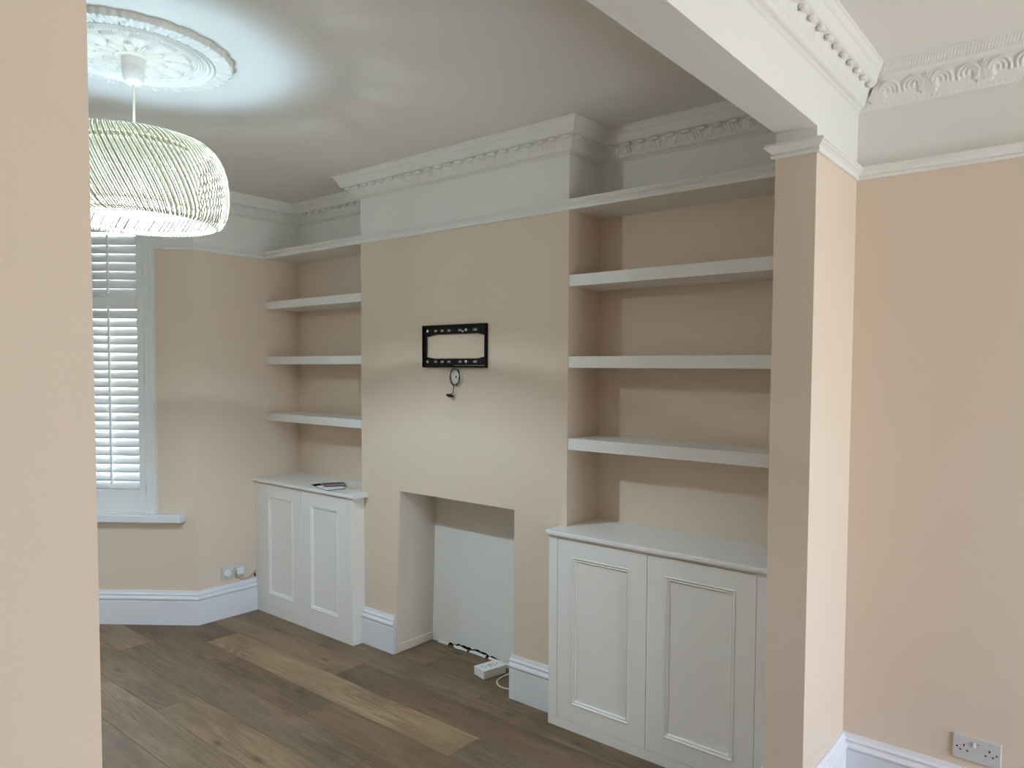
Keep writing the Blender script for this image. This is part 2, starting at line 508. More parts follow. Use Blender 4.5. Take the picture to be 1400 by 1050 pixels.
mb = MB(); two_tone(mb, lambda q, a, c, mi: q.box(XQ, XE + 0.2, DR, 0.5, a, c, mi))
mb.build('wall_right', [CREAM, WHITE], label='cream side wall of the rear room at the right of the picture', kind='structure')
DY0, DY1, DZ1 = -1.45, 0.05, 2.05
mb = MB()
mb.box(XE, XE + 0.2, YF, DY0, 0, ZT, 0); mb.box(XE, XE + 0.2, DY1, DR, 0, ZT, 0)
mb.box(XE, XE + 0.2, DY0, DY1, DZ1, ZT, 0); mb.box(XE, XE + 0.2, YF, DR, ZT, ZC, 1)
mb.build('wall_end', [CREAM, WHITE], label='end wall of the rear room behind the camera, with glazed garden doors', kind='structure')

# glazed garden doors behind the camera
dr = empty('door_1', (XE + 0.1, (DY0 + DY1) / 2, 0), 'white glazed garden doors in the end wall behind the camera', None, kind='structure')
mid = (DY0 + DY1) / 2
mb = MB()
mb.box(XE + 0.05, XE + 0.12, DY0, DY0 + 0.05, 0, DZ1); mb.box(XE + 0.05, XE + 0.12, DY1 - 0.05, DY1, 0, DZ1)
mb.box(XE + 0.05, XE + 0.12, DY0 + 0.05, DY1 - 0.05, DZ1 - 0.05, DZ1)
mb.build('frame', PVC, dr)
for y0, y1 in ((DY0 + 0.052, mid - 0.002), (mid + 0.002, DY1 - 0.052)):
    q = MB()
    q.box(XE + 0.06, XE + 0.11, y0, y0 + 0.09, 0.005, DZ1 - 0.053); q.box(XE + 0.06, XE + 0.11, y1 - 0.09, y1, 0.005, DZ1 - 0.053)
    q.box(XE + 0.06, XE + 0.11, y0 + 0.09, y1 - 0.09, 0.005, 0.16); q.box(XE + 0.06, XE + 0.11, y0 + 0.09, y1 - 0.09, DZ1 - 0.14, DZ1 - 0.053)
    lf = q.build('door_leaf', PVC, dr)
    g = MB(); g.box(XE + 0.082, XE + 0.088, y0 + 0.09, y1 - 0.09, 0.16, DZ1 - 0.14); g.build('pane', GLASS, lf)
portal('garden_door_portal', (XE + 0.13, mid, DZ1 / 2), (0, PI / 2, 0), DZ1, DY1 - DY0)

# ------------------------------------------------------------------ windows with plantation shutters
def louvre_mesh(w):
    """one slat: rounded lens section, length along +X, centred on its pivot"""
    hw, th = 0.0305, 0.0048
    sec = []
    for i in range(7):
        a = -1 + 2 * i / 6; sec.append((a * hw, th * math.sqrt(max(0.02, 1 - a * a * 0.98))))
    for i in range(5, 0, -1):
        a = -1 + 2 * i / 6; sec.append((a * hw, -th * math.sqrt(max(0.02, 1 - a * a * 0.98))))
    n = len(sec)
    vs = [(0, y, z) for y, z in sec] + [(w, y, z) for y, z in sec]
    fs = [tuple(range(n)), tuple(reversed(range(n, 2 * n)))] + [(i, (i + 1) % n, n + (i + 1) % n, n + i) for i in range(n)]
    me = bpy.data.meshes.new('louvre'); me.from_pydata(vs, [], fs); me.materials.append(SHUT)
    bm = bmesh.new(); bm.from_mesh(me); bmesh.ops.recalc_face_normals(bm, faces=bm.faces[:]); bm.to_mesh(me); bm.free()
    me.polygons.foreach_set('use_smooth', [True] * len(me.polygons))
    return me

P0, P1 = 0.708, 2.475     # bottom and top of the shutter panels
def shutter(M, s0, s1, label, group, side=0):
    O = M @ Vector((s0, 0, P0)); A3 = M.to_3x3()
    root = empty('shutter_panel', O, label, 'shutter', group, axes=A3)
    st = 0.041; y0, y1 = -0.006, 0.021
    def bar(nm, a, b2, z0, z1):
        q = MB(M); q.box(a, b2, y0, y1, z0, z1, bev=0.002); return q.build(nm, SHUT, root)
    bar('stile', s0, s0 + st, P0, P1); bar('stile', s1 - st, s1, P0, P1)
    bar('bottom_rail', s0 + st, s1 - st, P0, 0.846)
    bar('middle_rail', s0 + st, s1 - st, 1.960, 2.036)
    bar('top_rail', s0 + st, s1 - st, 2.425, P1)
    w = s1 - s0 - 2 * st - 0.002
    me = louvre_mesh(w)
    pitch = 0.0527
    random.seed(int(s0 * 1000))
    zs = [(0.8755 + i * pitch, 'low') for i in range(21)] + [(2.063 + i * pitch, 'up') for i in range(7)]
    for i, (z, k) in enumerate(zs):
        tilt = math.radians(66 - 8 * max(0, 1.45 - z) if k == 'low' else (77 if z < 2.24 else 74))
        if k == 'low' and z < 0.88: tilt = math.radians(78)
        tilt += math.radians(random.uniform(-1.2, 1.2))
        o = bpy.data.objects.new('louvre', me); COL.objects.link(o); o.parent = root
        # room side edge down, street side edge up
        o.matrix_local = Matrix.Translation((st + 0.001, 0.007, z - P0)) @ Matrix.Rotation(-tilt, 4, 'X')
    cs = (s0 + s1) / 2
    for z0, z1 in ((0.888, 1.975), (2.052, 2.41)):
        q = MB(M); q.box(cs - 0.006, cs + 0.006, 0.034, 0.044, z0, z1, bev=0.002)
        rod = q.build('tilt_rod', SHUT, root)
        q = MB(M)
        zz = 0.8755 if z0 < 1 else 2.063
        while zz < z1 - 0.01:
            q.box(cs - 0.0015, cs + 0.0015, 0.022, 0.037, zz - 0.020, zz - 0.017); zz += pitch
        q.build('rod_staples', STEEL, rod, kind='stuff')
    for z in (0.86, 2.2, 1.53):
        q = MB(M); hx = s0 - 0.003 if side == 0 else s1 - 0.001; q.box(hx, hx + 0.004, 0.0215, 0.027, z - 0.03, z + 0.03, bev=0.001); q.build('hinge', STEEL, root)
    return root

def window(M, name, w0, w1, panels, label, sill_ext, slabel, group):
    """glazing, shutter frame and sill in one wall frame; panels = list of (s0, s1)"""
    root = empty(name, M @ Vector(((w0 + w1) / 2, 0, ZW0)), label, None, kind='structure', axes=M.to_3x3())
    q = MB(M)
    for a, b2, z0, z1 in ((w0, w0 + 0.05, ZW0, ZW1), (w1 - 0.05, w1, ZW0, ZW1), (w0 + 0.05, w1 - 0.05, ZW0, ZW0 + 0.07),
                          (w0 + 0.05, w1 - 0.05, ZW1 - 0.06, ZW1), (w0 + 0.05, w1 - 0.05, 1.60, 1.64)):
        q.box(a, b2, -0.17, -0.12, z0, z1)
    q.build('sash_frame', PVC, root)
    for z0, z1 in ((ZW0 + 0.07, 1.60), (1.64, ZW1 - 0.06)):
        q = MB(M); q.box(w0 + 0.05, w1 - 0.05, -0.147, -0.143, z0, z1); q.build('pane', GLASS, root)
    # shutter frame: moulded architrave
    a, b2 = panels[0][0] - 0.004, panels[-1][1] + 0.004
    for nm, x0, x1, z0, z1 in (('shutter_frame', a - 0.056, a, 0.6975, P1 + 0.05), ('shutter_frame', b2, b2 + 0.056, 0.6975, P1 + 0.05)):
        q = MB(M); q.box(x0, x1, -0.03, 0.026, z0, z1, bev=0.003)
        c = x0 + 0.016 if x0 < 0.5 * (a + b2) else x1 - 0.016
        q.box(min(c, x0 if x0 > a else x0), max(c, x0 + 0.016), 0.026, 0.033, z0, z1, bev=0.002) if x0 < a else q.box(x1 - 0.016, x1, 0.026, 0.033, z0, z1, bev=0.002)
        q.build(nm, SHUT, root)
    q = MB(M); q.box(a, b2, -0.03, 0.026, 0.6975, 0.7055, bev=0.002); q.build('shutter_frame', SHUT, root)
    q = MB(M); q.box(a, b2, -0.03, 0.026, P1 + 0.003, P1 + 0.05, bev=0.002); q.build('shutter_frame', SHUT, root)
    q = MB(M); q.box(w0, w1, -0.12, -0.0, 0.651, 0.6965)
    q.box(w0 - sill_ext, w1 + sill_ext, 0.0, 0.062, 0.651, 0.6965, bev=0.004)
    q.build('window_sill', GLOSS, root)
    for i, (p, lb) in enumerate(zip(panels, slabel)):
        shutter(M, p[0], p[1], lb, group, i)
    c = M @ Vector(((w0 + w1) / 2, -0.2, (ZW0 + ZW1) / 2))
    ny = M.to_3x3() @ Vector((0, 1, 0))
    pt = portal(name + '_portal', c, (0, 0, 0), w1 - w0, ZW1 - ZW0)
    pt.matrix_world = Matrix.Translation(c) @ Matrix((M.to_3x3().col[0], (0, 0, 1), M.to_3x3().col[0].cross(Vector((0, 0, 1))))).transposed().to_4x4()
    z_ = pt.matrix_world.to_3x3() @ Vector((0, 0, -1))
    if z_.dot(ny) < 0: pt.matrix_world = pt.matrix_world @ Matrix.Rotation(PI, 4, 'Y')

window(M1, 'window_1', SW0, SW1, [(0.303, 0.713), (0.717, 1.127)], 'white bay window with louvred shutters left of the left alcove', 0.19,
       ['white louvred shutter panel beside the cream wall, right half of the bay window', 'white louvred shutter panel behind the edge of the near pier'], 'shutters of the bay')
window(M2, 'window_2', 0.06, W2 - 0.06, [(0.10, W2 / 2 - 0.002), (W2 / 2 + 0.002, W2 - 0.10)], 'narrow middle window of the bay, hidden by the near pier', 0.0,
       ['right hand shutter of the middle bay window', 'left hand shutter of the middle bay window'], 'shutters of the bay')
window(M3, 'window_3', BL - SW1, BL - SW0, [(BL - 1.127, BL - 0.717), (BL - 0.713, BL - 0.303)], 'far splayed window of the bay, hidden by the near pier', 0.0,
       ['shutter of the far bay window next to the middle one', 'shutter of the far bay window next to the street wall'], 'shutters of the bay')

# ------------------------------------------------------------------ floor of oak planks
mb = MB(); mb.box(-2.6, XE + 0.2, YF - 0.2, 0.5, -0.12, -0.018)
floor = mb.build('floor', DARK, label='smoked oak plank floor with one pale board', kind='structure')
PW, PLEN, Y0 = 0.189, 2.022, -0.010
def tone(seed, light=0):
    rr = random.Random(seed)
    base = rr.choice([(0.227, 0.158, 0.100), (0.208, 0.147, 0.095), (0.239, 0.171, 0.108), (0.216, 0.158, 0.105), (0.198, 0.135, 0.084)])
    k = rr.uniform(0.90, 1.12)
    if light == 1: return (0.320, 0.220, 0.132)
    if light == 2: return (0.269, 0.190, 0.115)
    return tuple(c * k for c in base)
joints = {1: 0.275, 2: -0.695, 3: 0.537, 4: 1.080, 5: -0.035, 6: 0.75, 0: 1.05, -1: 0.55, -2: -0.4, 7: -0.35, 8: 0.9}
pm = {}
def plank_mesh(x0, x1, y0, y1):
    key = (round(x1 - x0, 4), round(y1 - y0, 4))
    if key not in pm:
        w, h = x1 - x0, y1 - y0; g, bv, t = 0.0004, 0.0012, 0.0175
        vs = [(g, g, -t), (w - g, g, -t), (w - g, h - g, -t), (g, h - g, -t),
              (g, g, -bv), (w - g, g, -bv), (w - g, h - g, -bv), (g, h - g, -bv),
              (g + bv, g + bv, 0), (w - g - bv, g + bv, 0), (w - g - bv, h - g - bv, 0), (g + bv, h - g - bv, 0)]
        fs = [(0, 3, 2, 1), (8, 9, 10, 11)]
        for a in (0, 4):
            fs += [(a, a + 1, a + 5, a + 4), (a + 1, a + 2, a + 6, a + 5), (a + 2, a + 3, a + 7, a + 6), (a + 3, a, a + 4, a + 7)]
        me = bpy.data.meshes.new('plank'); me.from_pydata(vs, [], fs); me.materials.append(OAK); me.update()
        pm[key] = me
    return pm[key]
for row in range(-2, 18):
    yt = Y0 - row * PW; yb = yt - PW
    yt = min(yt, 0.30); yb = max(yb, YF)
    if yt - yb < 0.01: continue
    j = joints.get(row, random.Random(row * 13).uniform(0, PLEN))
    x = j - PLEN * math.ceil((j + 2.2) / PLEN)
    # the bay widens the room
    if yb > -0.47 or yt < E3.y - 0.05: lim = XA - 0.02
    else: lim = max(E1.x, XA - (-0.469 - yb) * 0.803 / 0.596) if yb > YC else max(E1.x, XA - (yt - E3.y) * 0.803 / 0.596)
    lim -= 0.01
    k = 0
    while x < XE:
        a, c = max(x, lim), min(x + PLEN, XE)
        if c - a > 0.03:
            light = 1 if (row == 2 and abs(x + 0.695) < 0.01) else 2 if (row == 5 and abs(x + 0.035) < 0.01) else 0
            o = bpy.data.objects.new('plank', plank_mesh(a, c, yb, yt)); COL.objects.link(o)
            o.location = (a, yb, 0); o.parent = floor
            o.color = (*tone(row * 31 + k, light), 1)
            if light == 1: o['label'] = 'pale honey oak board'
        x += PLEN; k += 1

# ------------------------------------------------------------------ skirting boards
ZS = 0.2135
def skirt_profile():
    p = [(0.0, 0.0005), (0.020, 0.0005), (0.020, 0.148), (0.0165, 0.151), (0.0165, 0.155)]
    p += arc(0.0165, 0.1665, 0.0105, -85, 85, 6)
    p += [(0.0135, 0.181), (0.0135, 0.184)]
    p += arc(0.0135, 0.191, 0.0055, -80, 80, 4)
    p += [(0.011, 0.199), (0.009, 0.206), (0.008, ZS), (0.0, ZS)]
    return p
SK = skirt_profile()
def skirting(name, path, label):
    q = MB(); sweep(q, path, SK); return q.build(name, GLOSS, label=label, kind='structure')
b1 = (BA + BD * BL).to_2d()[:]
skirting('baseboard_bay', [E3.to_2d()[:], E2.to_2d()[:], b1, (XA, -0.469), (XA, -0.0865)], 'white moulded skirting round the bay to the left cabinet')
skirting('baseboard_chimney_left', [(0.0265, 0.0), (FX0b, 0.0)], 'short white skirting between the left cabinet and the fireplace')
skirting('baseboard_chimney_right', [(FX1 - 0.012, 0.0), (1.4705, 0.0)], 'short white skirting between the fireplace and the right cabinet')
skirting('baseboard_right', [(XP, -0.112), (XP, YN), (XQ, YN), (XQ, DR), (XE, DR)], 'white moulded skirting around the far pier and along the right wall')
skirting('baseboard_near', [(XQ, YF), (XQ, YM), (XP, YM), (XP, YF)], 'white moulded skirting around the near pier')

# ------------------------------------------------------------------ picture rails
def rail_profile(z0=ZR0, h=ZR1 - ZR0, p=0.03):
    return [(0, z0), (0.010, z0), (0.0125, z0 + h * .10), (0.0125, z0 + h * .22), (0.009, z0 + h * .30), (0.011, z0 + h * .40), (0.018, z0 + h * .55),
            (0.024, z0 + h * .63), (0.025, z0 + h * .72), (p, z0 + h * .78), (p, z0 + h * .93), (p - 0.004, z0 + h), (0, z0 + h)]
RP = rail_profile()
def rail(name, path, label):
    q = MB(); sweep(q, path, RP); return q.build(name, RAILW, label=label, kind='structure')
s18 = (BA + BD * 0.185).to_2d()[:]
rail('trim_1', [s18, (XA, -0.469), (XA, 0.0)], 'white picture rail on the short wall beside the bay window')
rail('trim_2', [(XL, 0), (XR, 0)], 'white picture rail across the chimney breast')
rail('trim_3', [(XP - 0.001, YN + 0.03), (XP - 0.001, YN), (XQ, YN), (XQ, DR), (XE, DR)], 'white picture rail capping the far pier and running along the right wall')

# ------------------------------------------------------------------ cornices with cast relief
CPROF2 = [(0.0, 0.125), (0.008, 0.122), (0.014, 0.116), (0.020, 0.110), (0.032, 0.100), (0.046, 0.086), (0.058, 0.070), (0.068, 0.054), (0.074, 0.044),
          (0.080, 0.040), (0.086, 0.036), (0.092, 0.026), (0.104, 0.016), (0.110, 0.006), (0.114, 0.004), (0.114, 0.0)]
def resample(pts, n):
    P = [Vector(p) for p in pts]; Ls = [0]
    for a, c in zip(P, P[1:]): Ls.append(Ls[-1] + (c - a).length)
    out = []
    for i in range(n):
        t = Ls[-1] * i / (n - 1)
        k = max(j for j in range(len(Ls)) if Ls[j] <= t + 1e-9); k = min(k, len(P) - 2)
        f = (t - Ls[k]) / max(1e-9, Ls[k + 1] - Ls[k]); out.append(P[k].lerp(P[k + 1], min(1, f)))
    return out

def scroll_tile(nu, nv):
    """relief of curling acanthus fronds: heights over one repeat (u along, v up)"""
    U, V = np.meshgrid(np.linspace(0, 2.0, nu, endpoint=False), np.linspace(0, 1, nv), indexing='ij')
    H = np.zeros_like(U)
    def stroke(pts, w, h):
        nonlocal H
        P = np.array(pts)
        for off in (-2.0, 0, 2.0):
            best = np.full(U.shape, 9.0)
            for (x0, y0), (x1, y1) in zip(P[:-1], P[1:]):
                dx, dy = x1 - x0, y1 - y0; l2 = dx * dx + dy * dy + 1e-9
                t = np.clip(((U - off - x0) * dx + (V - y0) * dy) / l2, 0, 1)
                best = np.minimum(best, np.hypot(U - off - x0 - t * dx, V - y0 - t * dy))
            H = np.maximum(H, h * np.exp(-(best / w) ** 2))
    def curl(cx, cy, r, a0, a1, w, h, sp=0.5):
        pts = [(cx + r * (1 - sp * i / 10) * math.cos(math.radians(a0 + (a1 - a0) * i / 10)), cy + r * (1 - sp * i / 10) * math.sin(math.radians(a0 + (a1 - a0) * i / 10))) for i in range(11)]
        stroke(pts, w, h)
    for (cx, f) in ((0.35, 1), (1.35, -1)):
        for i, (ox, r) in enumerate(((0.0, .42), (0.05, .30), (0.12, .18))):
            curl(cx + ox * f, 0.50, r, 200 if f > 0 else -20, -60 if f > 0 else 240, 0.055, 1.0 - .15 * i, .25)
        for i in range(5):
            x0 = cx + f * (0.30 + 0.11 * i)
            stroke([(x0, 0.08), (x0 + f * .02, 0.35), (x0 + f * .10, 0.62), (x0 + f * .22, 0.88 - .05 * i)], 0.045, 0.9)
    return H
TILE = scroll_tile(96, 24)

CPROF = [(0.0, 0.125), (0.006, 0.1235), (0.012, 0.119), (0.016, 0.117), (0.024, 0.1165), (0.031, 0.112), (0.033, 0.106), (0.034, 0.102),
         (0.040, 0.095), (0.047, 0.082), (0.052, 0.070), (0.058, 0.064), (0.078, 0.062), (0.083, 0.056), (0.087, 0.046),
         (0.092, 0.034), (0.094, 0.028), (0.099, 0.026), (0.105, 0.014), (0.108, 0.007), (0.114, 0.005), (0.114, 0.0)]   # (out, down from ceiling)

def cornice(name, path, label, amp=1.0, style='acanthus', K=54, ds=0.004, boss=True):
    P, O = offsets(path)
    prof = resample(CPROF if style == 'acanthus' else CPROF2, K)
    nrm = []
    for i in range(K):
        a, c = prof[max(0, i - 1)], prof[min(K - 1, i + 1)]
        t = (c - a).normalized(); nrm.append(Vector((-t.y, t.x)))   # provisional
    for i in range(K):
        if nrm[i].x < 0 and nrm[i].y < 0: nrm[i] = -nrm[i]
        if nrm[i].x < -0.2: nrm[i] = -nrm[i]
        if nrm[i].y < -0.7: nrm[i] = -nrm[i]
    arr = np.array([(p.x, p.y) for p in prof]); nn = np.array([(p.x, p.y) for p in nrm])
    q = MB(); V = []; Fc = []
    for si in range(len(P) - 1):
        a, c = P[si], P[si + 1]; d = (c - a); Ls = d.length; d = d / Ls
        n = max(2, int(Ls / ds)); base = len(V)
        u = np.linspace(0, 1, n + 1)
        for ui in range(n + 1):
            s = u[ui] * Ls
            fade = min(1, s / 0.01, (Ls - s) / 0.01)
            for k in range(K):
                o, zd = arr[k]; h = 0.0
                if style == 'acanthus':
                    if 0.068 < zd < 0.103 and o < 0.054:
                        v = (0.103 - zd) / 0.035                      # 0 bottom, 1 top
                        per = 0.088; w = (s / per) % 1.0 - 0.5; par = int(s / per) % 2
                        lean = w + 0.16 * (v - 0.5) * (1 if par else -1)
                        env = math.sin(PI * min(1, max(0, v))) ** 0.5
                        h = (1 if par else 0.45) * amp * 0.0026 * env * (math.cos(2 * PI * lean * (5 if par else 4) + 2.2 * v * v)) + amp * 0.0045 * env * math.exp(-(lean / 0.17) ** 2)
                    elif 0.101 <= zd < 0.114 and o > 0.02:
                        h = 0.0011 * math.cos(2 * PI * s / 0.014 + 9 * (zd - 0.1) * 60)
                else:
                    if 0.046 < zd < 0.112:
                        v = min(0.999, max(0, (0.112 - zd) / 0.066)); uu = (s / 0.170) % 1.0
                        h = 0.0078 * TILE[int(uu * 96) % 96, int(v * 23.9)] * fade
                    elif zd >= 0.112 and o > 0.010:
                        h = 0.0022 * max(0, math.cos(2 * PI * s / 0.017)) * (1 if int(s / 0.017) % 4 else 0.2)
                    elif 0.006 < zd < 0.034:
                        h = 0.0012 * math.cos(2 * PI * s / 0.010 + 260 * zd)
                oo = o + nn[k][0] * h * fade; zz = zd + nn[k][1] * h * fade
                pa = a + O[si] * oo; pc = c + O[si + 1] * oo
                pt = pa.lerp(pc, u[ui]); V.append((pt.x, pt.y, ZC - zz))
        for ui in range(n):
            for k in range(K - 1):
                i0 = base + ui * K + k; Fc.append((i0, i0 + 1, i0 + K + 1, i0 + K))
    # plain back so the moulding is a solid
    q.add(V, Fc, 0, True)
    o_ = q.build(name, PLASTER, label=label, kind='structure', recalc=False)
    if boss:
        bm = bmesh.new(); bmesh.ops.create_icosphere(bm, subdivisions=2, radius=1.0)
        for v in bm.verts:
            x, y, z = v.co
            x2 = math.copysign(abs(x) ** 0.8, x)
            g = 1 + 0.10 * math.cos(9 * x2)
            v.co = Vector((x2 * 0.025, y * 0.0125 * g, z * 0.0095 * g))
        me = bpy.data.meshes.new('leaf_boss'); bm.to_mesh(me); bm.free(); me.materials.append(PLASTER)
        me.polygons.foreach_set('use_smooth', [True] * len(me.polygons))
        for si in range(len(P) - 1):
            a, c = P[si] + O[si] * 0.068, P[si + 1] + O[si + 1] * 0.068; d = (c - a); Ls = d.length; d.normalize()
            n = max(1, round(Ls / 0.076)); ang = math.atan2(d.y, d.x)
            for i in range(n):
                pt = a + d * (Ls * (i + 0.5) / n)
                bo = bpy.data.objects.new('leaf_boss', me); COL.objects.link(bo); bo.parent = o_
                bo.scale = (0.78 if amp < 1 else 1, 1, 1)
                bo.location = (pt.x, pt.y, ZC - 0.0700); bo.rotation_euler = (0.35, 0, ang)
    return o_
cornice('trim_4', [b1, (XA, -0.469), (XA, D), (XL, D), (XL, 0), (XR, 0), (XR, D), (XP, D)],
        'white ornate leaf cornice around the chimney breast and alcoves')
cornice('trim_5', [(XQ, YM - 0.3), (XQ, DR)], amp=0.55, label= 'white leaf and bead cornice along the rear side of the beam')
cornice('trim_6', [(XQ, DR), (4.3, DR)], 'white cornice of curling leaves along the right wall', style='scroll', ds=0.003, boss=False)
# fix the mitre between the two rear room cornices
for nm, end in (('trim_5', 1), ('trim_6', 0)):
    me = bpy.data.objects[nm].data
    for v in me.vertices:
        if end and v.co.y > DR - 0.125:
            v.co.y = min(v.co.y, DR - (v.co.x - XQ))
        if not end and v.co.x < XQ + 0.125:
            v.co.x = max(v.co.x, XQ + (DR - v.co.y))
for bo in [c for c in bpy.data.objects['trim_5'].children if c.location.y > DR - 0.075]:
    bpy.data.objects.remove(bo)

# ------------------------------------------------------------------ alcove shelves
def shelf(x0, x1, zt, th, label, group):
    q = MB(); q.box(x0, x1, 0.004, D - 0.0005, zt - th, zt, bev=0.0015)
    return q.build('alcove_shelf', SHELF, label=label, cat='shelf', group=group)
for zt, lb in ((2.0365, 'long white shelf second from the top in the right alcove'), (1.6690, 'long white shelf at eye level in the right alcove'),
               (1.2955, 'lowest long white shelf above the right cabinet')):
    shelf(XR + 0.0005, XP - 0.0005, zt, 0.052, lb, 'right alcove shelves')
for zt, lb in ((2.0455, 'short white shelf second from the top in the left alcove'), (1.6825, 'short white shelf at eye level in the left alcove'),
               (1.3075, 'lowest short white shelf above the left cabinet')):
    shelf(XA + 0.0005, XL - 0.0005, zt, 0.050, lb, 'left alcove shelves')
for x0, x1, lb, gp in ((XR, XP, 'topmost long shelf in the right alcove, fronted by picture rail moulding', 'right alcove shelves'),
                   (XA, XL, 'topmost short shelf in the left alcove, fronted by picture rail moulding', 'left alcove shelves')):
    q = MB(); q.box(x0 + 0.0005, x1 - 0.0005, 0.0, D - 0.0005, ZR0 + 0.001, ZR1 - 0.002)
    sh = q.build('alcove_shelf', SHELF, label=lb, cat='shelf', group=gp)
    q = MB(); sweep(q, [(x0 + (0.001 if x0 == XR else 0.0305), -0.0003), (x1 - 0.001, -0.0003)], RP); q.build('shelf_moulding', RAILW, sh)

# ------------------------------------------------------------------ fitted cabinets
def panel_door(root, x0, x1, z0, z1, yf, fx, fz0, fz1, label=None):
    """flush framed door: frame mesh with a recessed panel and a double bead"""
    a, c, e, g = x0 + fx, x1 - fx, z0 + fz0, z1 - fz1; th = 0.021
    q = MB()
    q.box(x0, a, yf, yf + th, z0, z1); q.box(c, x1, yf, yf + th, z0, z1)
    q.box(a, c, yf, yf + th, z0, e); q.box(a, c, yf, yf + th, g, z1)
    d = q.build('door', JOIN, root)
    q = MB(); q.box(a, c, yf + 0.010, yf + 0.016, e, g); q.build('door_panel', JOIN, d)
    q = MB()
    prof = [(0.0, 0.010), (0.0, -0.0015), (0.004, -0.0030), (0.007, -0.0010), (0.0085, 0.0035), (0.0125, 0.0035), (0.015, 0.0015), (0.018, 0.004), (0.019, 0.010)]
    P4 = [(a, e), (c, e), (c, g), (a, g)]; S = [(1, 1), (-1, 1), (-1, -1), (1, -1)]
    n = len(prof); vs = []
    for (px, pz), (sx, sz) in zip(P4, S):
        for w, dep in prof: vs.append((px + sx * w, yf + dep, pz + sz * w))
    fs = []
    for i in range(4):
        j = (i + 1) % 4
        for k in range(n - 1): fs.append((i * n + k, i * n + k + 1, j * n + k + 1, j * n + k))
    q.add(vs, fs); q.build('panel_bead', JOIN, d, recalc=False)
    return d

def cabinet(x0, x1, xr, yf, ztop, doors, z0, z1, wx0, wx1, label, wlabel, fx, fz0, fz1, side):
    root = empty('fitted_cabinet', ((x0 + x1) / 2, yf, 0), label, 'cabinet', 'fitted alcove cabinets')
    under = ztop - 0.020
    q = MB()
    d0, d1 = doors[0][0] - 0.0025, doors[-1][1] + 0.0025
    lo, hi = z0 - 0.0025, z1 + 0.0025
    q.box(x0, d0, yf, yf + 0.02, 0.0005, under); q.box(d1, x1, yf, yf + 0.02, 0.0005, under)
    q.box(d0, d1, yf, yf + 0.02, 0.0005, lo)
    if under - hi > 0.001: q.box(d0, d1, yf, yf + 0.02, hi, under)
    q.build('face_frame', JOIN, root)
    q = MB()
    # carcass: sides, base, back; the end that stands proud of the breast shows its side
    yb = D - 0.001
    if side == 'right':
        q.box(x1 - 0.018, x1, yf + 0.02, -0.0005, 0.0005, under)
        q.box(x0, x0 + 0.015, yf + 0.02, yb, 0.0005, under)
        q.box(x0 + 0.015, XL - 0.001, yb - 0.006, yb, 0.03, under)
        q.box(x0 + 0.015, XL - 0.001, yf + 0.02, yb - 0.006, 0.03, 0.045)
    else:
        q.box(x0, x0 + 0.018, yf + 0.02, -0.0005, 0.0005, under)
        q.box(x1 - 0.015, x1, yf + 0.02, yb, 0.0005, under)
        q.box(XR + 0.001, x1 - 0.015, yb - 0.006, yb, 0.03, under)
        q.box(XR + 0.001, x1 - 0.015, yf + 0.02, yb - 0.006, 0.03, 0.045)
    q.build('carcass', JOIN, root)
    for a, c in doors: panel_door(root, a, c, z0, z1, yf + 0.0005, fx, fz0, fz1)
    # worktop notched round the breast
    q = MB()
    yw = yf - 0.020
    if side == 'right': poly = [(wx0, yw), (wx1, yw), (wx1, -0.0005), (XL - 0.0005, -0.0005), (XL - 0.0005, yb), (wx0, yb)]
    else: poly = [(wx0, yw), (wx1, yw), (wx1, yb), (XR + 0.0005, yb), (XR + 0.0005, -0.0005), (wx0, -0.0005)]
    bm = bmesh.new(); vs = [bm.verts.new((x, y, under + 0.0002)) for x, y in poly]; f = bm.faces.new(vs)
    r = bmesh.ops.extrude_face_region(bm, geom=[f])
    for v in [g for g in r['geom'] if isinstance(g, bmesh.types.BMVert)]: v.co.z = ztop
    bmesh.ops.recalc_face_normals(bm, faces=bm.faces[:])
    bmesh.ops.bevel(bm, geom=[e for e in bm.edges if e.calc_length() > 0.03 and abs(e.verts[0].co.y - yw) < 1e-5 and abs(e.verts[1].co.y - yw) < 1e-5],
                    offset=0.004, segments=3, affect='EDGES', profile=0.5)
    bm.verts.index_update()
    q.add([v.co.copy() for v in bm.verts], [[v.index for v in f.verts] for f in bm.faces]); bm.free()
    q.build('cabinet_worktop', SHELF, root)
    return root
cabinet(XA + 0.0005, 0.024, 0.024, -0.0845, 0.8825, [(-0.957, -0.4915), (-0.4885, -0.024)], 0.053, 0.853, XA + 0.0005, 0.057,
        'small white two-door cabinet with beaded panels in the left alcove', '', 0.093, 0.080, 0.075, 'right')
cabinet(1.472, XP - 0.0005, 0, -0.0915, 0.8900, [(1.522, 1.9805), (1.9835, 2.4475)], 0.045, 0.857, 1.466, XP - 0.0005,
        'large white two-door cabinet with beaded panels in the right alcove', '', 0.080, 0.076, 0.074, 'left')

